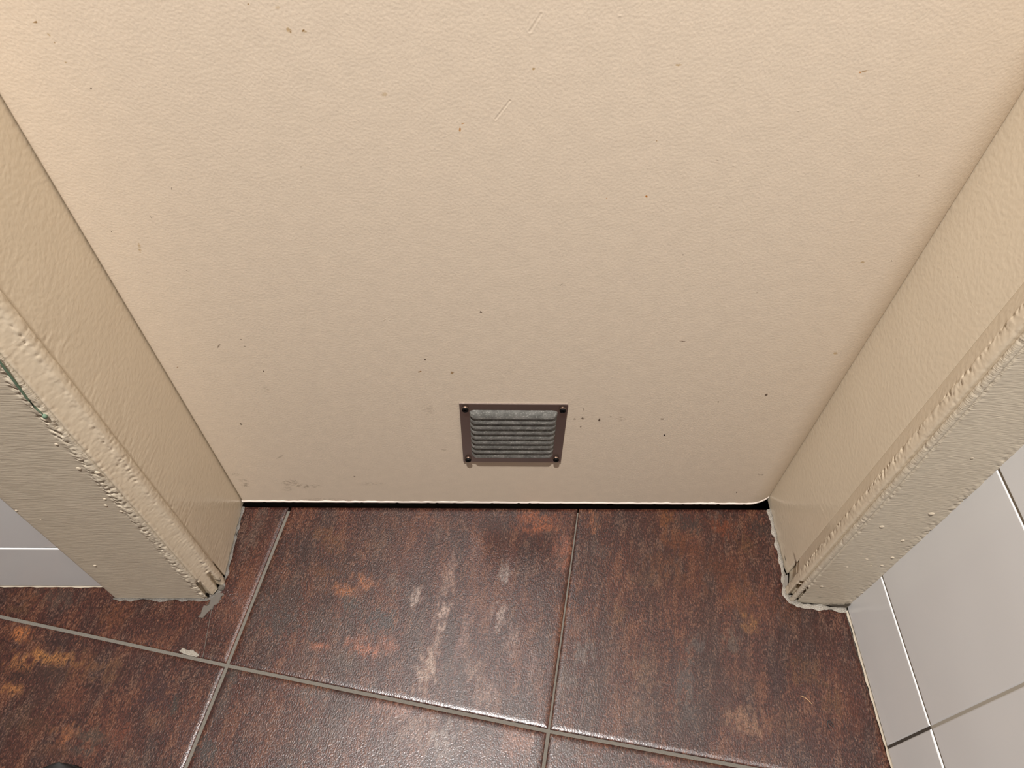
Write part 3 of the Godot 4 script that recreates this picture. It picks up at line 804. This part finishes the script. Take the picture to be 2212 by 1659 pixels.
func the_door() -> void:
	var d := holder("door_1")
	tag(d, "cream painted door with rounded edge and small scuffs above the rust-brown floor", "door", "structure")
	# face, rounded away at both edges; width in mm from the left
	var prof := [[0.9, -9.0], [0.9, -4.0], [1.0, -2.0], [1.6, -0.8], [3.0, -0.15], [6.0, 0.0]]
	for x in [60.0, 140.0, 220.0, 267.0, 341.8, 390.0, 450.0, 520.0, 550.0, 572.0]:
		prof.append([x, 0.0])
	for k in 17:
		var s := k / 16.0
		prof.append([573.3 + 45.0 * sin(s * 0.65), -45.0 * (1.0 - cos(s * 0.65))])
	prof.append([600.58, -9.8])
	prof.append([600.6, -11.5])
	prof.append([600.6, -40.0])
	var ys := [7.2, 8.4, 12.0, 40.0, 80.0, 112.0, 188.0, 240.0, 300.0, 400.0, 500.0, 602.0, 900.0, 1300.0, 1700.0, 2034.0]
	var p := PackedVector3Array()
	var uv := PackedVector2Array()
	for y in ys:
		for q in prof:
			p.append(Vector3(q[0], y, q[1]) * MM)
			uv.append(Vector2(q[0] / 602.0, 1.0 - y / 602.0))
	var rows := ys.size()
	var cols := prof.size()
	part("door_leaf", grid(p, cols, rows, uv, PackedColorArray(), false, Vector2i(prof.find([267.0, 0.0]), ys.find(112.0))), mats.door, d)
	part("door_core", box(Vector3(0.002, 0.0076, -0.042), Vector3(0.5995, 2.030, -0.0155)), mats.fibreboard, d)
	# the worn lower edge, where the facing has chipped
	var q := PackedVector3Array()
	var quv := PackedVector2Array()
	var n := 240
	for i in n + 1:
		var x := lerpf(1.2, 600.0, float(i) / n)
		var back := 0.0
		if x > 573.3:
			back = 45.0 * (1.0 - sqrt(maxf(0.0, 1.0 - pow((x - 573.3) / 45.0, 2.0))))
		var wob := rough_noise.get_noise_2d(i * 6.0, 12.0)
		var bite := maxf(0.0, rough_noise.get_noise_2d(i * 17.0, 300.0) - 0.34) * 5.0
		var top := 9.9 + wob * 1.2
		var low := 6.0 + bite + wob * 0.5
		for c in [[top, 0.05], [top - 0.5, 0.55 + 0.3 * wob], [(top + low) / 2.0, 0.95 + 0.4 * wob], [low + 0.4, 0.6], [low, -0.6], [low, -14.0]]:
			q.append(Vector3(x, c[0], c[1] - back) * MM)
			quv.append(Vector2(x * MM, c[0] * MM))
	part("worn_edge", grid(q, 6, n + 1, quv), mats.chip, d)

func vent() -> void:
	var g := holder("vent_grille", Vector3(0.3044, 0.150, 0.0))
	tag(g, "square dusty metal louvre vent screwed to the lower part of the door", "vent")
	var hw := 0.0501
	var hh := 0.0513
	var W := 0.0822
	var pitch := 0.0087
	var nu := 44
	var st := SurfaceTool.new()
	st.begin(Mesh.PRIMITIVE_TRIANGLES)
	var bars := [[-hw, -hh, -0.0370, hh], [0.0370, -hh, hw, hh], [-0.0370, 0.0333 + 0.0036, 0.0370, hh], [-0.0370, -hh, 0.0370, 0.0333 - pitch * 8.0]]
	for k in 8:
		bars.append([-0.0370, 0.0333 - pitch * (k + 1) + 0.0036, 0.0370, 0.0333 - pitch * k])
	for b in bars:
		var bm := BoxMesh.new()
		bm.size = Vector3(b[2] - b[0], b[3] - b[1], 0.0014)
		st.append_from(bm, 0, Transform3D(Basis(), Vector3((b[0] + b[2]) / 2.0, (b[1] + b[3]) / 2.0, 0.0007)))
	part("plate", st.commit(), mats.vent_plate, g)
	var rows := [0.0, 0.06, 0.14, 0.24, 0.36, 0.5, 0.64, 0.78, 0.9, 1.0]
	for k in 9:
		var lip := 0.0333 - pitch * k
		var p := PackedVector3Array()
		var uv := PackedVector2Array()
		for r in rows.size() + 2:
			var t: float = rows[mini(r, rows.size() - 1)]
			for i in nu + 1:
				var u := float(i) / nu
				u = 0.5 - 0.5 * cos(u * PI)
				var x := (0.5 - u) * W
				var e := minf(1.0, (W / 2.0 - absf(x)) / 0.0055)
				var f := sqrt(maxf(0.0, 1.0 - (1.0 - e) * (1.0 - e)))
				var z := 0.0014 + 0.0044 * sin(t * PI / 2.0) * f
				var y := lip + pitch * (1.0 - t) * lerpf(0.62, 1.0, f) + (1.0 - f) * 0.0030 * t
				y += 0.00012 * rough_noise.get_noise_2d(x * 9000.0, k * 70.0)
				if r >= rows.size():
					z = maxf(0.0013, z - 0.0008 * (r - rows.size() + 1))
					y -= 0.0001
				p.append(Vector3(x, y, z))
				uv.append(Vector2(x + k * 0.13, y * 1.4 + 0.5))
		# rows run downwards, columns leftwards: the front is towards the room
		var ix_mesh := grid(p, nu + 1, rows.size() + 2, uv)
		part("louvre", ix_mesh, mats.louvre, g)
	for s in [[-44.8, 44.1], [45.4, 44.1], [-45.0, -45.2], [44.9, -43.9]]:
		var at := Vector3(s[0] * MM, s[1] * MM, 0.0014)
		var sc := part("screw", lathe([[0.0030, 0.0], [0.0030, 0.0022], [0.0027, 0.0026], [0.0015, 0.0027], [0.0013, 0.0020], [0.0, 0.0019]], at, Vector3.BACK, Vector3.RIGHT, 18), mats.screw, g)
		part("washer", lathe([[0.0035, 0.0], [0.0035, 0.0008], [0.0033, 0.0011], [0.0029, 0.0011]], at, Vector3.BACK, Vector3.RIGHT, 20), mats.brass, sc)

func lamp() -> void:
	var l := holder("ceiling_lamp", LAMP_AT)
	tag(l, "small round ceiling downlight with a warm white face", "lamp")
	part("ring", lathe([[0.032, -0.004], [0.036, -0.008], [0.044, -0.008], [0.048, -0.003], [0.048, 0.004]], Vector3.ZERO, Vector3.UP, Vector3.RIGHT, 32), mats.lamp_body, l)
	part("glowing_face", lathe([[0.0, -0.003], [0.016, -0.003], [0.033, -0.003], [0.033, 0.0]], Vector3.ZERO, Vector3.UP, Vector3.RIGHT, 32), mats.bulb, l)
	var o := SpotLight3D.new()
	o.name = "lamp_light"
	o.light_color = Color(1.0, 0.985, 0.975)
	o.light_energy = 10.1
	o.light_size = 0.025
	o.spot_range = 8.0
	o.spot_attenuation = 2.0
	o.spot_angle = 48.0
	o.spot_angle_attenuation = 0.6
	o.shadow_enabled = true
	l.add_child(o)
	o.position = Vector3(0, -0.012, 0)
	o.rotation_degrees = Vector3(-90, 0, 0)

func small_things() -> void:
	# unidentified black form with a rounded tip at the near edge of the floor
	var s := holder("dark_form", Vector3(-0.099, 0.0, 0.266))
	tag(s, "black rounded form on the rust-brown tile left of the grey grout line", "dark_form")
	var p := PackedVector3Array()
	var uv := PackedVector2Array()
	var q := PackedVector3Array()
	var rows := 22
	var segs := 26
	for r in rows:
		var t := float(r) / (rows - 1)
		var z := 0.27 * (1.0 - cos(t * PI / 2.0)) if t < 0.6 else 0.27 * (1.0 - cos(t * PI / 2.0))
		var a := z / 0.27
		var hw := 0.048 * sqrt(maxf(0.0, 1.0 - pow(1.0 - minf(1.0, a / 0.28), 2.0))) * (1.0 - 0.22 * smoothstep(0.4, 0.8, a)) * (1.0 if a < 0.9 else sqrt(maxf(0.0, 1.0 - pow((a - 0.9) / 0.1, 2.0))))
		var top := 0.020 + 0.030 * smoothstep(0.0, 0.3, a) + 0.035 * smoothstep(0.35, 0.8, a)
		for k in segs:
			var w := TAU * k / segs
			var cy := sin(w)
			p.append(Vector3(hw * cos(w), maxf(0.010, 0.012 + (top - 0.012) * maxf(cy, 0.0)), z))
			q.append(Vector3((hw + 0.002) * cos(w), 0.0075 + 0.0070 * clampf(cy * 2.0, -1.0, 1.0), z + 0.0))
			uv.append(Vector2(float(k) / segs, t))
	part("form_top", grid(p, segs, rows, uv, PackedColorArray(), true), mats.dark_form, s)
	part("form_base", grid(q, segs, rows, uv, PackedColorArray(), true), mats.form_base, s)
	# hairs on the floor tile
	var path := []
	for k in 22:
		var a := k / 21.0 * 1.55 * PI
		path.append(Vector3(0.6090 + 0.0026 * cos(a + 2.0), 0.0007, 0.2310 + 0.0036 * sin(a + 2.0)))
	for k in 6:
		path.append(path[-1] + Vector3(-0.0008, 0.0, -0.0011))
	var h := holder("curled_hair")
	part("strand", tube(path, 0.00045), mats.hair_dark, h)
	tag(h, "short curled dark hair lying on the floor tile near the white wall", "hair")
	path = []
	for k in 12:
		var t := k / 11.0
		path.append(Vector3(0.5860 + 0.0100 * t, 0.0006, 0.2048 + 0.0075 * t * t))
	var h2 := holder("fair_hair")
	part("strand", tube(path, 0.00025), mats.hair_fair, h2)
	tag(h2, "short fair hair lying bent on the floor tile near the white wall", "hair")
